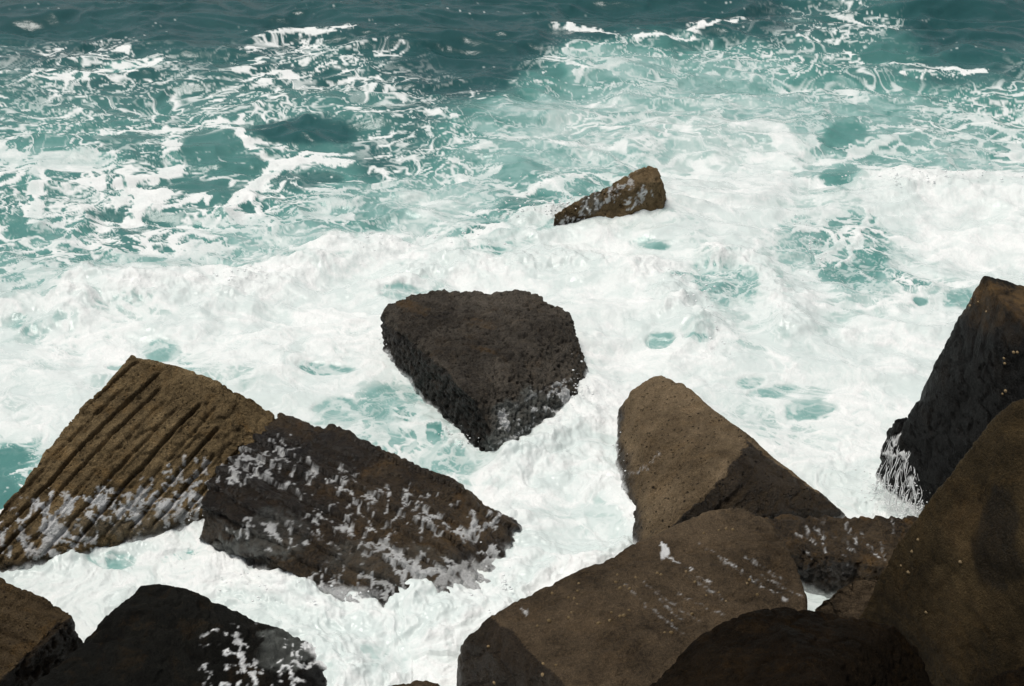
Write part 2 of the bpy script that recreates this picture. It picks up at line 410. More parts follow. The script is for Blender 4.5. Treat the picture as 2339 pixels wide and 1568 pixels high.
# spots of froth on the dark water
fx1, fx2 = worley2(SX * 2.2, SY * 2.2, 420)
FOAM = np.maximum(FOAM, (1 - sstep(0.03, 0.09, fx1)) * 0.6 * sstep(0.1, 0.5, fbm2(SX * 0.6, SY * 0.6, 2, 430)) * (VV > -200))
veil = fbm2(SX * 0.9 + wob_x * 2, SY * 1.2 + wob_y * 2, 5, 440, 0.6)
MLK = np.clip(MLK + 0.16 * FOAM + 0.30 * veil * sstep(0.3, 0.6, MLK) + 0.10 * sstep(0.5, 0.9, COV), 0, 0.90)
thin = 0.6 * sstep(-0.22, 0.22, fbm2(SX * 0.55 + wob_x, SY * 0.85 + wob_y, 5, 445, 0.6) + 0.5 * (COV - 0.85)) + 0.4 * sstep(0.25, 0.85, ridge2(SX * 1.6 + wob_x * 2.2, SY * 2.2 + wob_y * 2.2, 5, 447, 0.68))
FOAM = FOAM * (1 - (0.10 + 0.85 * sstep(0.5, 0.82, MLK)) * (1 - thin))
# height: swell, chop, boil
amp_far = sstep(-915, -300, VV) * 0.7 + 0.3
gx = fbm2(SX * 0.4, SY * 0.4, 2, 600); gy = fbm2(SX * 0.4, SY * 0.4, 2, 606)
swell = 0.17 * fbm2(SX * 0.16, SY * 0.30, 2, 500) * 1.6 + 0.13 * ridge2(SX * 0.33 + gx * 0.6, SY * 0.62 + gy * 0.6, 2, 510, 0.4) + 0.11 * ridge2(SX * 0.17 - SY * 0.10 + gx * 0.2, SY * 0.30 + SX * 0.04, 1, 515) * sstep(420, 120, VV)
chop = 0.075 * ridge2(SX * 0.75 + 0.3 * SY + gx * 0.4, SY * 1.05 + gy * 0.4, 3, 520, 0.36) + 0.012 * fbm2(SX * 5, SY * 7, 2, 530) * sstep(250, 600, VV) + 0.024 * sstep(420, 150, VV) * fbm2(SX * 1.4 + SY * 0.5, SY * 1.7 - SX * 0.3, 2, 533)
calm = sstep(950, 700, VV)
HS = (swell * (0.25 + 0.75 * calm) + chop * (0.5 + 0.5 * calm)) * amp_far
boil = 0.045 * np.abs(fbm2(SX * 1.3, SY * 1.3, 4, 540, 0.45)) + 0.008 * (1 - np.abs(fbm2(SX * 6, SY * 6, 3, 550))) 
HS = HS + boil * sstep(0.45, 0.95, COV) * 1.4 * (0.35 + 0.65 * sstep(250, 600, VV)) + 0.012 * FOAM * NEARF
HGT = HGT * (1 + 0.35 * fbm2(SX * 5, SY * 5, 3, 565) * NEARF)
HS = HS + HGT * (0.8 + 0.4 * fbm2(SX * 1.5, SY * 1.5, 2, 560)) * (0.45 + 0.55 * sstep(300, 520, VV))
churn = ridge2(SX * 2.1 + wob_x * 2.5, SY * 2.1 + wob_y * 2.5, 4, 570, 0.5)
HS = HS + 0.040 * churn * sstep(0.6, 0.95, COV) * sstep(850, 1150, VV) + 0.006 * churn * sstep(0.5, 0.9, COV)
HS = HS - HS[(VV > 350) & (VV < 1500) & (UU > 0) & (UU < 2339)].mean() - 0.03
nu, nv = len(US), len(VS)
me = bpy.data.meshes.new('sea')
verts = np.stack([SX, SY, HS], 1).astype(np.float32)
idx = np.arange(nu * nv).reshape(nv, nu)
quads = np.stack([idx[:-1, :-1], idx[1:, :-1], idx[1:, 1:], idx[:-1, 1:]], -1).reshape(-1, 4)
me.vertices.add(len(verts)); me.vertices.foreach_set('co', verts.ravel())
me.loops.add(quads.size); me.loops.foreach_set('vertex_index', quads.ravel().astype(np.int32))
me.polygons.add(len(quads)); me.polygons.foreach_set('loop_start', np.arange(0, quads.size, 4, dtype=np.int32))
me.polygons.foreach_set('use_smooth', np.ones(len(quads), bool))
me.update(calc_edges=True)
put_attr(me, 'foam', FOAM); put_attr(me, 'milk', MLK)
me.materials.append(sea_material())
sea = bpy.data.objects.new('sea', me); scene.collection.objects.link(sea); tag(sea, kind='structure')

# ------------------------------------------------------------------ the rocks
def W(u, v, z):
    x, y, z_ = ground(u, v, z); return (float(x), float(y), float(z))

ROCKS = {}
def inside(x, y, poly):
    c = np.zeros(x.shape, bool)
    for (ax, ay), (bx, by) in zip(poly, poly[1:] + poly[:1]):
        if ay == by: continue
        c ^= ((ay > y) != (by > y)) & (x < (bx - ax) * (y - ay) / (by - ay) + ax)
    return c.astype(float)
def make_rock(name, label, cat, hulls, mat, seed, voxel=0.022, rough=1.0, groove=None, foam=(), film=(), tans=(), lines=(), wet=0.0, wet_shade=(), tide=0.05, flare=0.12, smooth=2, group=None, strata=None):
    """hulls: lists of (u, v, z[, 'b']) points; each top point also drops to below the water."""
    bm = bmesh.new()
    for pts in hulls:
        P = [W(*p[:3]) for p in pts]
        cx = sum(p[0] for p in P) / len(P); cy = sum(p[1] for p in P) / len(P)
        h = bmesh.new()
        for p, s in zip(P, pts):
            h.verts.new(p)
            if len(s) == 3:
                dx, dy = p[0] - cx, p[1] - cy; L = math.hypot(dx, dy) + 1e-6
                fl = flare * (p[2] + 0.5)
                if dy < 0: fl *= 0.15
                h.verts.new((p[0] + dx / L * fl, p[1] + dy / L * fl, min(-0.5, p[2] - 0.3)))
        r = bmesh.ops.convex_hull(h, input=h.verts)
        bmesh.ops.delete(h, geom=[g for g in r['geom_interior'] if isinstance(g, bmesh.types.BMVert)], context='VERTS')
        tmp = bpy.data.meshes.new('tmp'); h.to_mesh(tmp); h.free(); bm.from_mesh(tmp); bpy.data.meshes.remove(tmp)
    bmesh.ops.recalc_face_normals(bm, faces=bm.faces)
    m0 = bpy.data.meshes.new(name); bm.to_mesh(m0); bm.free()
    o = bpy.data.objects.new(name, m0); scene.collection.objects.link(o)
    md = o.modifiers.new('remesh', 'REMESH'); md.mode = 'VOXEL'; md.voxel_size = voxel
    dg = bpy.context.evaluated_depsgraph_get()
    me = bpy.data.meshes.new_from_object(o.evaluated_get(dg)); o.modifiers.clear(); o.data = me; bpy.data.meshes.remove(m0); me.name = name
    n = len(me.vertices); co = np.empty(n * 3); me.vertices.foreach_get('co', co); co = co.reshape(-1, 3)
    e = np.empty(len(me.edges) * 2, np.int32); me.edges.foreach_get('vertices', e); e = e.reshape(-1, 2)
    deg = np.bincount(e.ravel(), minlength=n).astype(float)
    def lap(c):
        s = np.stack([np.bincount(e[:, 0], c[e[:, 1], i], n) + np.bincount(e[:, 1], c[e[:, 0], i], n) for i in range(3)], 1)
        return s / deg[:, None]
    for _ in range(smooth): co = co * 0.4 + lap(co) * 0.6
    def normals(c):
        me.vertices.foreach_set('co', c.ravel()); me.update()
        nn = np.empty(n * 3); me.vertex_normals.foreach_get('vector', nn); return nn.reshape(-1, 3)
    nrm = normals(co)
    nsm = nrm.copy()
    for _ in range(6): nsm = lap(nsm)
    nsm /= np.linalg.norm(nsm, axis=1)[:, None] + 1e-9
    p = co + seed * 3.17
    d = 0.09 * fbm3(p * 0.8, 2, seed) + 0.035 * fbm3(p * 2.4, 2, seed + 5)
    chip = 1 - np.abs(fbm3(p * 3.1, 3, seed + 11)) * 3.0
    d = d - 0.03 * min(rough, 1.0) * sstep(0.55, 1.0, chip)
    d = d + rough * (0.011 * fbm3(p * 8, 2, seed + 17, 0.6) + 0.009 * fbm3(p * 23, 1, seed + 23, 0.6) - 0.018 * sstep(0.18, 0.5, fbm3(p * 13, 2, seed + 29)))
    u, v = seen_at(co[:, 0], co[:, 1], co[:, 2])
    if strata:                                              # layered, broken faces
        (p0, p1, per, dep) = strata
        a = np.array(W(*p0)); b = np.array(W(*p1)); t = (b - a) / np.linalg.norm(b - a)
        q = co - a; q = q - np.outer(q @ t, t)
        s = q @ np.cross(t, nsm.mean(0) / np.linalg.norm(nsm.mean(0)) + np.array([0, 0, 1e-3])) if False else (q @ np.cross(t, np.array([0, -0.4, 0.9])))
        s = s / per + 1.0 * fbm3(p * np.array([1.0, 1.0, 1.0]) * 1.1, 3, seed + 31)
        fr = s - np.floor(s)
        hh = ihash(np.floor(s).astype(np.int64), np.zeros(n, np.int64), np.zeros(n, np.int64), seed) / 4294967296.0
        d = d + dep * (fr * 0.9 - 0.5) * (0.4 + 0.9 * hh)
    if groove:
        (p0, p1, per, dep, lim) = groove
        a = np.array(W(*p0)); b = np.array(W(*p1)); t = (b - a) / np.linalg.norm(b - a)
        side = np.cross(t, np.array([0, -0.35, 0.94])); side /= np.linalg.norm(side)
        s = (co - a) @ side
        s = s / per + 0.22 * fbm3(p * 0.9, 2, seed + 41) + 0.10 * fbm3(p * 5, 2, seed + 42)
        k = np.floor(s).astype(np.int64); fr = s - k
        al = (co - a) @ t
        hh = ihash(k, np.zeros(n, np.int64), np.zeros(n, np.int64), seed + 1) / 4294967296.0
        h2 = ihash(k, np.ones(n, np.int64), np.zeros(n, np.int64), seed + 2) / 4294967296.0
        prof = sstep(0.08, 0.20, fr) * (1 - sstep(0.24, 0.46, fr))
        face = sstep(0.45, 0.75, nsm @ np.array([0, -0.35, 0.94]))
        act = sstep(-0.42, -0.15, fbm3(p * np.array([0.8, 0.8, 0.8]), 2, seed + 43) + hh * 0.35)
        # grooves stop short of the crest
        st = sstep(lim[0], lim[0] + 0.12, al + (h2 - 0.5) * 0.5) * (1 - sstep(lim[1] - 0.15, lim[1], al + (h2 - 0.5) * 0.4))
        d = d - dep * prof * face * act * st * (0.5 + 0.8 * hh) - 0.25 * dep * fr * face * st
    co = co + nsm * d[:, None]
    # foam, thin running water, wetness and painted side shade by place on the stone
    FL = np.zeros(n); F = np.zeros(n); FI = np.zeros(n); WT = np.full(n, float(wet))
    wb = fbm3(p * 1.6, 3, seed + 51)
    lw0 = fbm3(p * 6, 3, seed + 54)
    wu_, wv_ = u + wb * 90, v + np.roll(wb, 7) * 60
    for (a, b, rx, ry, val) in foam:
        r = np.sqrt(((wu_ - a) / rx)**2 + ((wv_ - b) / ry)**2); F = np.maximum(F, val * (1 - sstep(0.6, 1.15, r)))
    for (a, b, rx, ry, val) in film:
        r = np.sqrt(((wu_ - a) / rx)**2 + ((wv_ - b) / ry)**2); FI = np.maximum(FI, val * (1 - sstep(0.8, 1.1, r)))
    for it in wet_shade:
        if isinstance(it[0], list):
            X = u + wb * 14 + lw0 * 12; Y = v + lw0 * 16; w = inside(X, Y, it[0]) * it[1]; WT = np.maximum(WT, w); continue  # traced polygons: shade painted on side faces, with their wetness
        (a, b, rx, ry, val) = it
        r = np.sqrt(((wu_ - a) / rx)**2 + ((wv_ - b) / ry)**2); w = 1 - sstep(0.85, 1.1, r); WT = WT * (1 - w) + val * w
    TN = np.zeros(n)
    for (a, b, rx, ry, val) in tans:
        r = np.sqrt(((wu_ - a) / rx)**2 + ((wv_ - b) / ry)**2); TN = np.maximum(TN, val * (1 - sstep(0.5, 1.15, r)))
    lw = fbm3(p * 9, 3, seed + 55)
    for (kind, pts, wd, val) in lines:
        x = u + lw * 9; y = v + np.roll(lw, 3) * 9; d2 = np.full(n, 1e9)
        for (ax, ay), (bx, by) in zip(pts[:-1], pts[1:]):
            vx, vy = bx - ax, by - ay; t = np.clip(((x - ax) * vx + (y - ay) * vy) / (vx * vx + vy * vy), 0, 1)
            d2 = np.minimum(d2, np.hypot(x - ax - t * vx, y - ay - t * vy))
        w = val * (1 - sstep(wd * 0.4, wd * 1.3, d2)) * 1.1 * sstep(-0.10, 0.4, fbm3(p * 19, 2, seed + 57, 0.8) + 0.35 * fbm3(p * 3, 2, seed + 59))
        if kind == 'foam': FL = np.maximum(FL, np.clip(w, 0, 1))
        else: TN = np.maximum(TN, np.clip(w, 0, 1))
    lp = rank01(lace(co[:, 0] * 1.25 + 0.05 * fbm3(p * 5, 2, seed + 61), (co[:, 1] + co[:, 2] * 0.9) * 0.55, seed + 60, 0.40, 0.35))
    lp2 = rank01(lace(co[:, 0] * 1.2 + 0.06 * fbm3(p * 4, 2, seed + 64), (co[:, 1] + co[:, 2] * 0.9) * 0.7 + 0.06 * fbm3(p * 4, 2, seed + 65), seed + 66, 0.20, 0.8))
    lp = rank01(0.55 * lp + 0.38 * lp2 + 0.22 * fbm3(p * 2.2, 3, seed + 67))
    foamv = sstep(-0.06, 0.08, lp + 0.10 * fbm3(p * 14, 2, seed + 62) - (1 - F) - 0.05) * (0.72 + 0.4 * sstep(-0.2, 0.2, fbm3(p * 4, 3, seed + 58)))
    z0 = co[:, 2]
    foamv = np.maximum(foamv * sstep(0.03, 0.12, F), FL)
    edge = tide + 0.16 * fbm3(p * 2.6, 4, seed + 71)
    foamv = np.maximum(foamv, 1 - sstep(edge - 0.05, edge + 0.03, z0))
    WT = np.maximum(WT, 1 - sstep(0.05, 0.22, z0 + 0.2 * wb))
    co = co + nsm * (0.007 * foamv + 0.012 * FI)[:, None]
    c = co.mean(0).copy(); c[2] = 0.0
    me.vertices.foreach_set('co', (co - c).ravel()); o.location = c
    me.polygons.foreach_set('use_smooth', np.ones(len(me.polygons), bool)); me.update()
    put_attr(me, 'tan', TN); put_attr(me, 'foam', foamv); put_attr(me, 'wet', np.clip(WT, 0, 1)); put_attr(me, 'film', np.clip(FI * (0.5 + 0.8 * lp), 0, 1))  # the wet attribute holds painted side shade too
    me.materials.append(mat)
    tag(o, label, cat, group); ROCKS[name] = o
    return o

M_brown = rock_material('brown_concrete', (0.080, 0.057, 0.029), (0.410, 0.300, 0.158), 0.35, 0.8)
M_tan = rock_material('tan_concrete', (0.100, 0.073, 0.042), (0.320, 0.238, 0.145), 0.15, 1.0)
M_far = rock_material('far_brown_concrete', (0.12, 0.085, 0.045), (0.34, 0.25, 0.14), 0.2, 0.8)
M_rib = rock_material('ribbed_brown_rock', (0.045, 0.032, 0.017), (0.15, 0.105, 0.056), 0.3, 0.8)
M_dark = rock_material('dark_basalt', (0.022, 0.019, 0.016), (0.175, 0.152, 0.122), 0.12, 0.8, rough=0.6)
M_layer = rock_material('layered_wet_rock', (0.018, 0.015, 0.012), (0.185, 0.130, 0.072), 0.45, 0.6, rough=0.5, spec=2.2)
M_black = rock_material('black_wet_rock', (0.004, 0.004, 0.0035), (0.014, 0.014, 0.0115), 0.05, 0.4, rough=0.5, bump=0.6, spec=0.5)
M_slab = rock_material('umber_slab', (0.032, 0.024, 0.015), (0.150, 0.108, 0.066), 0.06, 0.4, rough=0.7, bump=0.8)
M_olive = rock_material('olive_smooth_rock', (0.012, 0.009, 0.005), (0.072, 0.052, 0.026), 0.06, 0.2, rough=0.55, bump=0.6, spec=0.5)
M_umber = rock_material('near_black_brown_rock', (0.005, 0.004, 0.0025), (0.024, 0.016, 0.009), 0.05, 0.4, rough=0.55, bump=0.9, spec=0.4)

make_rock('grooved_block', 'large brown concrete block with parallel diagonal grooves, foam washing up its lower edge', 'rock', [[
    (300,808,1.6),(258,850,1.5),(455,858,1.42),(512,872,1.35),(522,893,1.28),(600,922,1.08),(630,945,1.0),(222,915,1.28),(130,1010,.98),(0,1165,.5),(-150,1330,.1),
    (0,1262,-.02,'b'),(-120,1370,-.2,'b'),(250,1240,-.05,'b'),(470,1205,-.05,'b'),(622,968,.92),(475,1160,.25),
    (0,1330,-.4,'b'),(300,1320,-.4,'b'),(480,1280,-.4,'b')]],
    M_brown, 1, groove=((420,890,1.3),(110,1180,.55),0.165,0.07,(0.12,3.6)),
    foam=[(420,1090,130,50,.42),(250,1165,220,60,.52),(100,1230,170,50,.6),(380,1150,110,60,.5),(440,1150,40,50,.75)], film=[(300,1215,220,30,.5)], rough=0.9, tide=.06)
make_rock('layered_block', 'dark wet layered block with ochre streaks and foam, touching the grooved block', 'rock', [[
    (640,944,.95),(740,972,.88),(870,1018,.76),(1000,1080,.56),(1100,1138,.36),(1180,1190,.12),(1172,1250,.0,'b'),
    (585,1000,.9),(475,1105,.75),(462,1148,.6),(490,1210,.05,'b'),(520,1250,.15,'b'),
    (740,1385,-.02,'b'),(640,1340,.0,'b'),(540,1292,.02,'b'),(950,1375,-.02,'b'),(1060,1392,-.05,'b'),(1130,1330,-.02,'b'),
    (1210,1260,-.4,'b'),(1080,1450,-.4,'b'),(740,1440,-.4,'b'),(500,1330,-.4,'b')]],
    M_layer, 2, strata=((640,960,.9),(1150,1230,.1),0.22,0.095), rough=1.5,
    foam=[(540,1060,70,50,.5),(620,1030,60,60,.35),(720,1090,140,60,.26),(850,1180,200,70,.20),(1050,1180,120,40,.38),(880,1250,50,40,.6),(800,1340,150,40,.5),(1000,1320,140,60,.58),(1120,1290,50,60,.42),(620,1220,90,30,.4)],
    film=[(560,1245,110,28,.8),(640,1200,60,30,.4),(900,1290,160,50,.35)], wet=.45, wet_shade=[(560,1080,140,130,1.0),(740,1040,160,60,.9),(640,1160,120,70,.9)], tide=.05, lines=[('foam',[(542,1228),(592,1200),(677,1196),(718,1225),(792,1259)],4,.9),('foam',[(700,1330),(740,1285),(800,1262)],5,.8),('tan',[(868,1117),(925,1165),(994,1229)],6,.9),('tan',[(1010,1080),(1100,1150)],5,.5)])
make_rock('heart_shaped_rock', 'dark pitted rock shaped like a broad heart, alone in white surf at the centre', 'rock', [[
    (875,712,.62),(886,697,.66),(940,675,.72),(1000,664,.74),(1110,663,.72),(1210,666,.68),(1262,690,.62),(1303,718,.55),(1311,760,.45),(1308,860,.28),(1303,885,.22),
    (1308,905,-.1,'b'),(1140,1052,.02,'b'),(936,768,.58),(1011,836,.76),(1058,883,.78),(1082,914,.76),(1139,1005,.28),
    (871,745,.4,'b'),(880,800,.0,'b'),(950,848,-.0,'b'),(1000,925,-.05,'b'),(1050,1000,-.05,'b'),(1118,1045,-.05,'b'),
    (880,850,-.5,'b'),(1020,1010,-.5,'b'),(1120,1100,-.5,'b'),(1380,960,-.5,'b')]],
    M_dark, 3, voxel=0.018, lines=[('foam',[(1145,950),(1200,915),(1260,882),(1305,868)],4,.8),('foam',[(1140,1045),(1175,995),(1250,962),(1330,925)],5,.8),('foam',[(1200,1000),(1260,985),(1300,950)],4,.5)], rough=3.0, tans=[(942,702,34,12,.8),(960,715,20,8,.5),(1105,735,32,10,.5),(1110,795,12,12,.6)], foam=[(1300,900,70,22,.55),(1260,970,110,50,.35),(1180,1040,60,30,.5)], film=[(1250,965,130,75,1.0),(1180,1010,80,50,1.0)], wet=.15, wet_shade=[([(860,700),(878,735),(936,778),(1011,842),(1058,888),(1082,916),(1139,1008),(1130,1060),(1000,970),(850,850)],.85)], tide=.03, smooth=3, flare=.02)  # polygon paints the shade of the left side, partly wet
make_rock('tilted_block', 'tan brown tilted block with a black shadowed end, right of the heart shaped rock', 'rock', [[
    (1410,932,.16),(1440,892,.45),(1485,866,.58),(1510,862,.62),(1560,878,.62),(1690,975,.78),(1712,1012,.78),(1640,1098,.78),(1560,1182,.58),(1500,1228,.38),
    (1425,985,.0,'b'),(1410,1062,.0,'b'),(1440,1150,.0,'b'),(1450,1250,-.02,'b'),(1762,1036,.68),(1862,1116,.36),(1920,1164,.12),(1930,1180,-.05,'b'),
    (1750,1225,-.2,'b'),(1600,1300,-.2,'b'),(1400,1100,-.4,'b'),(1440,1290,-.4,'b')]],
    M_tan, 4, groove=((1620,1060,.75),(1480,1200,.4),0.30,0.05,(-0.1,2.6)), lines=[('foam',[(1425,1090),(1470,1065),(1500,1030)],4,.4)], wet_shade=[([(1712,1010),(1655,1085),(1600,1140),(1530,1200),(1480,1260),(1960,1260),(1970,1170),(1870,1122),(1762,1044)],.95)], rough=0.6, tide=.03)  # polygon paints shade over the end face, wet low down
make_rock('streaming_rock', 'small brown slab sticking out of the surf farthest from the shore, water streaming down it', 'rock', [[
    (1480,377,.95),(1498,381,.92),(1515,414,.75),(1518,440,.5),(1400,416,.75),(1330,450,.55),(1265,490,.28),
    (1310,502,.12,'b'),(1370,498,.10,'b'),(1450,476,.10,'b'),(1518,458,.12,'b'),(1300,540,-.5,'b'),(1500,500,-.5,'b')]],
    M_far, 5, voxel=0.025, foam=[(1360,450,60,40,.42),(1420,440,60,40,.28),(1300,490,50,22,.35)], film=[(1350,455,45,40,.7)], rough=1.5, tide=.08)
make_rock('leaning_boulder', 'tall black wet boulder with an ochre tip, leaning out over the waterfall', 'rock', [[
    (2245,630,3.0),(2290,638,2.95),(2345,650,2.9),(2520,700,2.8),(2202,735,2.4),(2180,772,2.15),(2112,880,1.5),(2066,960,1.0),(2060,1000,.78),(2085,1045,.6),(2112,1110,.3),(2126,1170,.0,'b'),
    (2295,690,3.02),(2345,745,2.98),(2520,900,2.8),(2345,1180,.6,'b'),(2520,1300,.2,'b'),(2250,1260,-.3,'b'),(2130,1200,-.4,'b')]],
    M_black, 6, voxel=0.026, rough=0.5, tans=[(2245,690,62,62,.9),(2345,690,70,70,.8),(2300,760,30,30,.4)], foam=[(2095,1110,28,70,.35)], wet_shade=[(2240,1000,220,330,.9)], tide=.02)
make_rock('wet_ledge', 'small black ledge under the leaning boulder that the water pours over', 'rock', [[
    (2030,985,.62),(2045,962,.82),(2072,952,.9),(2080,1000,.8),(2068,1050,.5),(2062,1085,.3),(2024,1100,.0,'b'),(2022,1040,.35),(2100,1120,.0,'b'),(2120,1160,-.2,'b'),(2040,1150,-.3,'b')]],
    M_black, 7, voxel=0.018, foam=[(2050,1070,50,80,.45)], wet=1, tide=.05)
make_rock('limpet_rock', 'broad umber brown slab with scattered limpets and white salt streaks, bottom centre', 'rock', [[
    (1053,1500,.4),(1058,1462,.65),(1100,1418,.86),(1118,1400,.9),(1180,1372,.9),(1290,1325,.88),(1410,1285,.84),(1450,1252,.86),(1500,1228,.92),(1560,1196,1.0),(1620,1166,1.06),(1662,1157,1.06),
    (1702,1162,1.04),(1750,1190,1.0),(1800,1260,.94),(1830,1312,.9),(1838,1370,.88),(1170,1440,.94),(1205,1478,.96),(1285,1552,.98),(1340,1610,1.0),(1850,1480,.8),(1700,1650,.9),
    (1048,1560,.1,'b'),(1050,1640,-.1,'b')]],
    M_slab, 8, voxel=0.020, rough=0.55, foam=[(1514,1255,12,20,.8)],
    lines=[('foam',[(1520,1262),(1625,1327)],3.5,.75),('foam',[(1628,1259),(1693,1303),(1797,1371)],4.5,.6),('foam',[(1550,1354),(1648,1401)],4,.5),('foam',[(1600,1240),(1680,1290)],3,.4),('foam',[(1560,1300),(1680,1380)],3,.3),
      ('foam',[(1700,1270),(1800,1330)],3,.35),('foam',[(1500,1360),(1560,1420)],3,.3),('foam',[(1190,1385),(1203,1398)],5,.7),('foam',[(1430,1340),(1560,1450)],3,.22),('foam',[(1470,1330),(1600,1420)],3,.22),('foam',[(1740,1310),(1830,1365)],3,.3)], tide=.0, wet_shade=[([(1030,1470),(1085,1430),(1115,1402),(1170,1440),(1205,1478),(1285,1552),(1340,1620),(1030,1620)],.85)])  # left face darkened by polygon: wet stone plus painted shade
make_rock('washed_rock', 'low grey brown rock with thin white trickles, just above the little foam pool', 'rock', [[
    (1748,1180,.42),(1800,1173,.46),(1835,1182,.42),(1930,1188,.36),(2040,1192,.40),(2110,1180,.45),(2060,1300,.40),(1975,1285,.34),(1860,1268,.40),(1800,1245,.45),(1840,1335,.0,'b'),(1900,1345,.0,'b'),(2050,1350,.1,'b')]],
    M_layer, 9, strata=((1880,1190,.38),(1960,1280,.35),0.16,0.05), wet=.15, wet_shade=[(1880,1310,90,30,.9)], tide=.0, rough=1.3, foam=[(1900,1230,150,50,.06)],  # ellipse darkens the undercut front
    lines=[('foam',q,3.2,.9) for q in ([(1841,1188),(1848,1225),(1865,1238)],[(1882,1211),(1879,1238),(1889,1259)],[(1929,1225),(1940,1245),(1953,1260)],[(1936,1195),(1960,1235)],[(1970,1205),(1973,1225)],[(1818,1222),(1835,1222)],[(1838,1255),(1855,1279)],[(2014,1228),(2021,1279)],[(1926,1269),(1936,1289)],[(2041,1188),(2041,1218)],[(1862,1195),(1872,1215)],[(1985,1240),(2010,1275)])])
make_rock('wedge_rock', 'small olive brown wedge shaped rock beside the little foam pool', 'rock', [[
    (1858,1384,.22),(1905,1346,.48),(1950,1320,.62),(2000,1316,.68),(2040,1332,.66),(2045,1440,.4),(1960,1420,.35),(1895,1405,.22)]],
    M_slab, 10, voxel=0.018, wet=.2, tide=-.2)
make_rock('olive_boulder', 'huge smooth olive brown boulder filling the right edge in front of the black boulder', 'rock', [[
    (2345,916,3.5),(2520,900,3.6),(2310,925,3.42),(2272,962,3.2),(2250,985,3.08),(2215,1060,2.68),(2200,1098,2.45),(2150,1150,2.18),(2110,1178,1.98),(2040,1240,1.55),(2022,1285,1.25),(2025,1350,.9),(2030,1400,.6),(2048,1432,.4),
    (2250,1250,2.2),(2345,1300,2.3),(2200,1400,1.35),(2345,1575,1.2),(2150,1600,.1),(2520,1500,2.0),(2520,1700,1.0),(2150,1700,.0,'b')]],
    M_olive, 11, voxel=0.028, rough=0.3, tans=[(2200,1200,60,90,.25),(2180,1400,120,120,.12)], wet_shade=[(2280,1230,70,120,.7)], flare=.25, tide=-.3, smooth=3)
make_rock('shadowed_boulder', 'nearly black boulder with a rounded crest, in front of the broad slab', 'rock', [[
    (1430,1610,1.2),(1530,1530,1.35),(1600,1450,1.5),(1690,1396,1.58),(1740,1381,1.6),(1800,1377,1.6),(1850,1385,1.56),(1900,1395,1.5),(1960,1411,1.42),(2040,1436,1.3),(2092,1482,1.1),(2130,1570,.9),
    (1780,1420,1.72),(1860,1560,1.9),(1700,1600,1.75),(1560,1700,1.5),(2050,1700,1.2),(1800,1750,1.6)]],
    M_umber, 12, voxel=0.022, rough=0.8, flare=.1, tide=-.5)
make_rock('jagged_rock', 'black rock just entering the bottom right corner', 'rock', [[
    (2250,1580,1.9),(2290,1548,2.1),(2345,1520,2.3),(2450,1500,2.4),(2450,1700,2.1),(2260,1700,1.8)]],
    M_umber, 13, tide=-.5)
make_rock('peaked_rock', 'charcoal peaked rock at the bottom left with foam running down its right flank', 'rock', [[
    (320,1336,.86),(345,1332,.88),(400,1332,.84),(430,1350,.72),(520,1390,.5),(610,1430,.28),(740,1480,.0,'b'),(255,1404,.78),(200,1455,.72),(140,1502,.66),(66,1572,.6),(-60,1690,.5),
    (780,1600,-.1,'b'),(640,1700,.0,'b'),(300,1750,.35,'b'),(820,1560,-.4,'b')]],
    M_black, 14, foam=[(620,1520,130,60,.27),(480,1530,60,60,.15),(540,1450,90,30,.2),(710,1490,70,50,.45)], film=[(660,1480,100,45,.7)], tide=.03, rough=0.8)
make_rock('ribbed_block', 'brown ribbed block end at the lower left corner above the narrow foam channel', 'rock', [[
    (-180,1230,.72),(0,1309,.70),(60,1346,.68),(130,1385,.65),(162,1404,.62),(166,1412,.6),(125,1424,.66),(71,1474,.66),(35,1520,.66),(-60,1600,.66),(165,1440,.35,'b'),(80,1512,.2,'b'),(40,1560,.2,'b')]],
    M_rib, 15, groove=((130,1395,.65),(-60,1330,.7),0.17,0.09,(-2,4)), wet_shade=[([(172,1408),(125,1424),(71,1476),(35,1522),(0,1580),(220,1580),(220,1400)],.85)], tide=-.1, rough=1.4)  # polygon puts shade into the colour of the damp side below the ribs
make_rock('trickling_rock', 'small brown rock with a trickle of water at the very bottom left corner', 'rock', [[
    (-60,1520,.35),(0,1522,.34),(25,1535,.28),(44,1570,.1),(-60,1640,.3),(30,1640,.1)]],
    M_brown, 16, foam=[(30,1550,22,30,.5)], tide=.02, rough=1.2)
make_rock('low_rock', 'low brown rock top barely showing at the bottom edge, left of the broad slab', 'rock', [[
    (835,1572,.22),(905,1553,.32),(970,1547,.34),(1005,1556,.28),(1025,1575,.16),(900,1640,.4),(1000,1650,.3)]],
    M_slab, 17, tide=.0, rough=1.2)

# ------------------------------------------------------------------ limpets: small cones fixed to the stones
rng = random.Random(7)
def cast(o, u, v):
    """Where the line of sight through (u, v) meets the stone, in its own space."""
    a = (u - 1169.5) / FPX; b = (v - 784.0) / FPX
    d = Vector((a, cp - b * sp, -sp - b * cp)).normalized()
    org = Vector((0, 0, CAM_H)) - o.location
    ok, loc, nor, _ = o.ray_cast(org, d)
    return (loc, nor) if ok else (None, None)

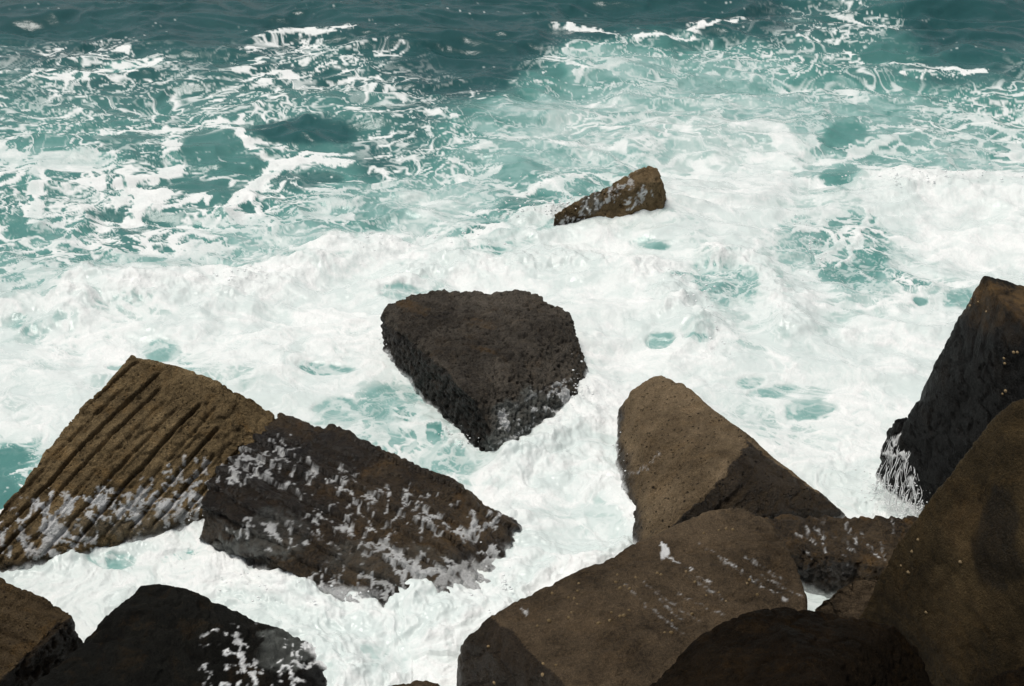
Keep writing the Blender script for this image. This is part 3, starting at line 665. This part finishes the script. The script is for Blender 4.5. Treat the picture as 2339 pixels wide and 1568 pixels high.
def shell_material(name, a, b2):
    k = NT(name); co = k.n('ShaderNodeTexCoord').outputs['Object']; b = k.n('ShaderNodeBsdfPrincipled')
    k.l(k.mix(k.noise(co, 60, 3), a, b2), b.inputs['Base Color']); b.inputs['Roughness'].default_value = 0.6
    k.l(b.outputs[0], k.out.inputs[0]); return k.m
M_shell = shell_material('limpet_shell', (0.05, 0.032, 0.014), (0.22, 0.15, 0.06))
M_pale = shell_material('pale_limpet_shell', (0.10, 0.065, 0.028), (0.26, 0.18, 0.08))
def limpet_mesh(mat):
    bm = bmesh.new(); rings = []
    for r, z in ((1.0, -0.12), (0.93, 0.10), (0.66, 0.42), (0.34, 0.68), (0.10, 0.80)):
        rings.append([bm.verts.new((r * (1 + (0.07 if i % 2 else -0.05)) * math.cos(i * math.pi / 8), 0.86 * r * (1 + (0.07 if i % 2 else -0.05)) * math.sin(i * math.pi / 8), z)) for i in range(16)])
    for a, b in zip(rings[:-1], rings[1:]):
        for i in range(16): bm.faces.new((a[i], a[(i + 1) % 16], b[(i + 1) % 16], b[i]))
    bm.faces.new(rings[-1]); bm.faces.new(rings[0][::-1])
    me = bpy.data.meshes.new('limpet'); bm.to_mesh(me); bm.free(); me.materials.append(mat); return me
LM, LP_ = limpet_mesh(M_shell), limpet_mesh(M_pale)
def limpets(rock, spots, me, r0):
    o = ROCKS[rock]; bpy.context.view_layer.update()
    for (u, v) in spots:
        loc, nor = cast(o, u, v)
        if loc is None: continue
        c = bpy.data.objects.new('limpet', me); scene.collection.objects.link(c); c.parent = o
        c.location = loc; r = r0 * rng.uniform(0.75, 1.25); c.scale = (r, r, r * 1.1)
        c.rotation_euler = nor.to_track_quat('Z', 'Y').to_euler()
def tile(ox, oy, pts): return [(ox + x * .3385, oy + y * .3385) for x, y in pts]
limpets('limpet_rock', tile(773.6, 1035.5, [(1870,870),(1880,820),(1900,910),(1930,895),(1965,915),(1620,880),(1610,930),(1440,945),(1550,975),(1590,980),(1610,1020),(1840,1075),(1550,1110),
  (1420,1130),(1570,1075),(1960,1060),(1900,1100),(1925,1095),(2150,810),(2175,820),(1755,1150),(2200,1210),(2245,1210),(2250,1130),(1465,1430),(1340,1165),(2005,840),(1830,1130)])
  + tile(1547, 1035.5, [(280,520),(330,510),(375,515),(180,540),(100,1085),(195,960),(280,940),(330,1000),(490,855),(470,880),(540,955),(120,870),(60,800)]), LM, 0.020)
limpets('limpet_rock', tile(773.6, 1035.5, [(1380,1420),(1375,1495),(1050,1550),(1010,1305)]), LP_, 0.020)
limpets('leaning_boulder', tile(1547, 517.7, [(2205,890),(2210,925),(2270,850),(2295,850),(2195,1130),(2215,1110),(2030,510),(2085,575),(1975,535),(1985,490)]), LP_, 0.018)
limpets('olive_boulder', tile(1547, 1035.5, [(1625,585),(1510,760),(1585,665),(1910,735),(1680,1075),(1560,805)]), LM, 0.020)

# ------------------------------------------------------------------ falling water and spray
M_spray = spray_material()
def tube(bm, pts, rads, sides=5):
    prev = None
    for i, (p, r) in enumerate(zip(pts, rads)):
        t = (pts[min(i + 1, len(pts) - 1)] - pts[max(i - 1, 0)]).normalized()
        a = t.cross(Vector((0.3, 1, 0.1))).normalized(); b = t.cross(a)
        ring = [bm.verts.new(p + (a * math.cos(k * 2 * math.pi / sides) + b * math.sin(k * 2 * math.pi / sides)) * r) for k in range(sides)]
        if prev:
            for k in range(sides): bm.faces.new((prev[k], prev[(k + 1) % sides], ring[(k + 1) % sides], ring[k]))
        prev = ring
bm = bmesh.new()
def lerp_line(pts, t):
    x = t * (len(pts) - 1); i = min(int(x), len(pts) - 2); f = x - i
    return tuple(pts[i][k] * (1 - f) + pts[i + 1][k] * f for k in range(len(pts[0])))
TOP = [(2032,975,.66),(2052,1000,.74),(2074,1012,.72),(2092,1058,.52),(2112,1112,.30),(2124,1150,.12)]
BOT = [(1998,1120,.0),(2018,1150,.0),(2045,1172,.0),(2075,1184,-.02),(2105,1190,-.02),(2128,1186,-.02)]
for i in range(210):
    t = rng.random() ** 0.8
    a = Vector(W(*lerp_line(TOP, t))) + Vector((rng.gauss(0, .02), -0.07 + rng.gauss(0, .03), 0))
    b = Vector(W(*lerp_line(BOT, min(max(t + rng.gauss(0, 0.10), 0), 1)))) + Vector((0, -0.05, 0))
    n = 9; pts = []; rads = []; wob = rng.uniform(0, 6); amp = rng.uniform(.005, .03)
    s0 = rng.random() ** 0.7 * 0.85; ln = rng.choice([.08, .12, .2, .45]); e = min(s0 + ln, 1.0)
    r0 = rng.choice([.0015, .002, .0025, .004]) * (1.0 + 0.8 * s0)
    for k in range(n + 1):
        f = s0 + (e - s0) * k / n
        p = a.lerp(b, f); p.z = a.z + (b.z - a.z) * (f ** 1.5)
        p.x += amp * math.sin(wob + f * 11); pts.append(p); rads.append(r0 * (0.5 + 0.8 * abs(math.sin(wob * 3 + f * 17))) * (0.3 if k in (0, n) else 1))
    tube(bm, pts, rads)
def drops(bm, c, n, sx, sy, sz, r):
    for _ in range(n):
        p = Vector((c[0] + rng.gauss(0, sx), c[1] + rng.gauss(0, sy), max(c[2] + abs(rng.gauss(0, sz)), 0.01)))
        rr = r * rng.uniform(.4, 1.3) ** 1.5
        m = bmesh.ops.create_icosphere(bm, subdivisions=1, radius=rr)
        el = rng.uniform(1.0, 1.8)
        for v in m['verts']: v.co = Vector((v.co.x * el, v.co.y, v.co.z * rng.uniform(.9, 1.1))) + p
for t in range(10): drops(bm, W(*lerp_line(BOT, t / 9)), 60, .10, .08, .16, .007)
def finish(bm, name, mat, **kw):
    me = bpy.data.meshes.new(name); bm.to_mesh(me); bm.free(); me.polygons.foreach_set('use_smooth', np.ones(len(me.polygons), bool)); me.materials.append(mat)
    o = bpy.data.objects.new(name, me); scene.collection.objects.link(o); tag(o, **kw); return o
finish(bm, 'waterfall', M_spray, kind='stuff', label='thin white strands of sea water falling off the black ledge', cat='waterfall')
bm = bmesh.new()
for (u, v, z, n, sx, sy, sz, r) in [(1150,500,.05,40,.5,.1,.12,.012),(1230,480,.1,70,.5,.1,.15,.013),(1290,492,.15,60,.3,.1,.15,.013),(1180,430,.1,20,.5,.4,.1,.011),
    (1305,850,.15,30,.06,.25,.10,.010),(1310,900,.1,40,.10,.2,.08,.010),(878,790,.1,20,.05,.1,.08,.010),(1085,1015,.02,40,.25,.1,.08,.010),(1060,990,.02,20,.2,.1,.06,.010),
    (1590,700,.05,70,.2,.7,.10,.012),(1610,760,.02,30,.2,.4,.08,.010),(1850,560,.02,60,.15,.7,.10,.012),(545,632,.15,30,.3,.1,.12,.012),(470,1180,.15,20,.15,.1,.10,.009),
    (640,1345,.02,30,.5,.1,.07,.006),(560,1315,.0,20,.4,.1,.06,.006),(700,1365,.05,40,.4,.1,.08,.009),(1430,1040,.05,25,.08,.3,.08,.009),(2030,415,.2,40,.7,.15,.15,.013),(2200,410,.2,40,.7,.15,.15,.013),
    (1000,560,.15,40,.8,.15,.14,.013),(1130,1330,.05,30,.2,.3,.08,.009)]:
    drops(bm, W(u, v, z), n, sx, sy, sz, r)
finish(bm, 'sea_spray', M_spray, kind='stuff', label='white droplets of spray thrown up along the breaking waves', cat='spray')
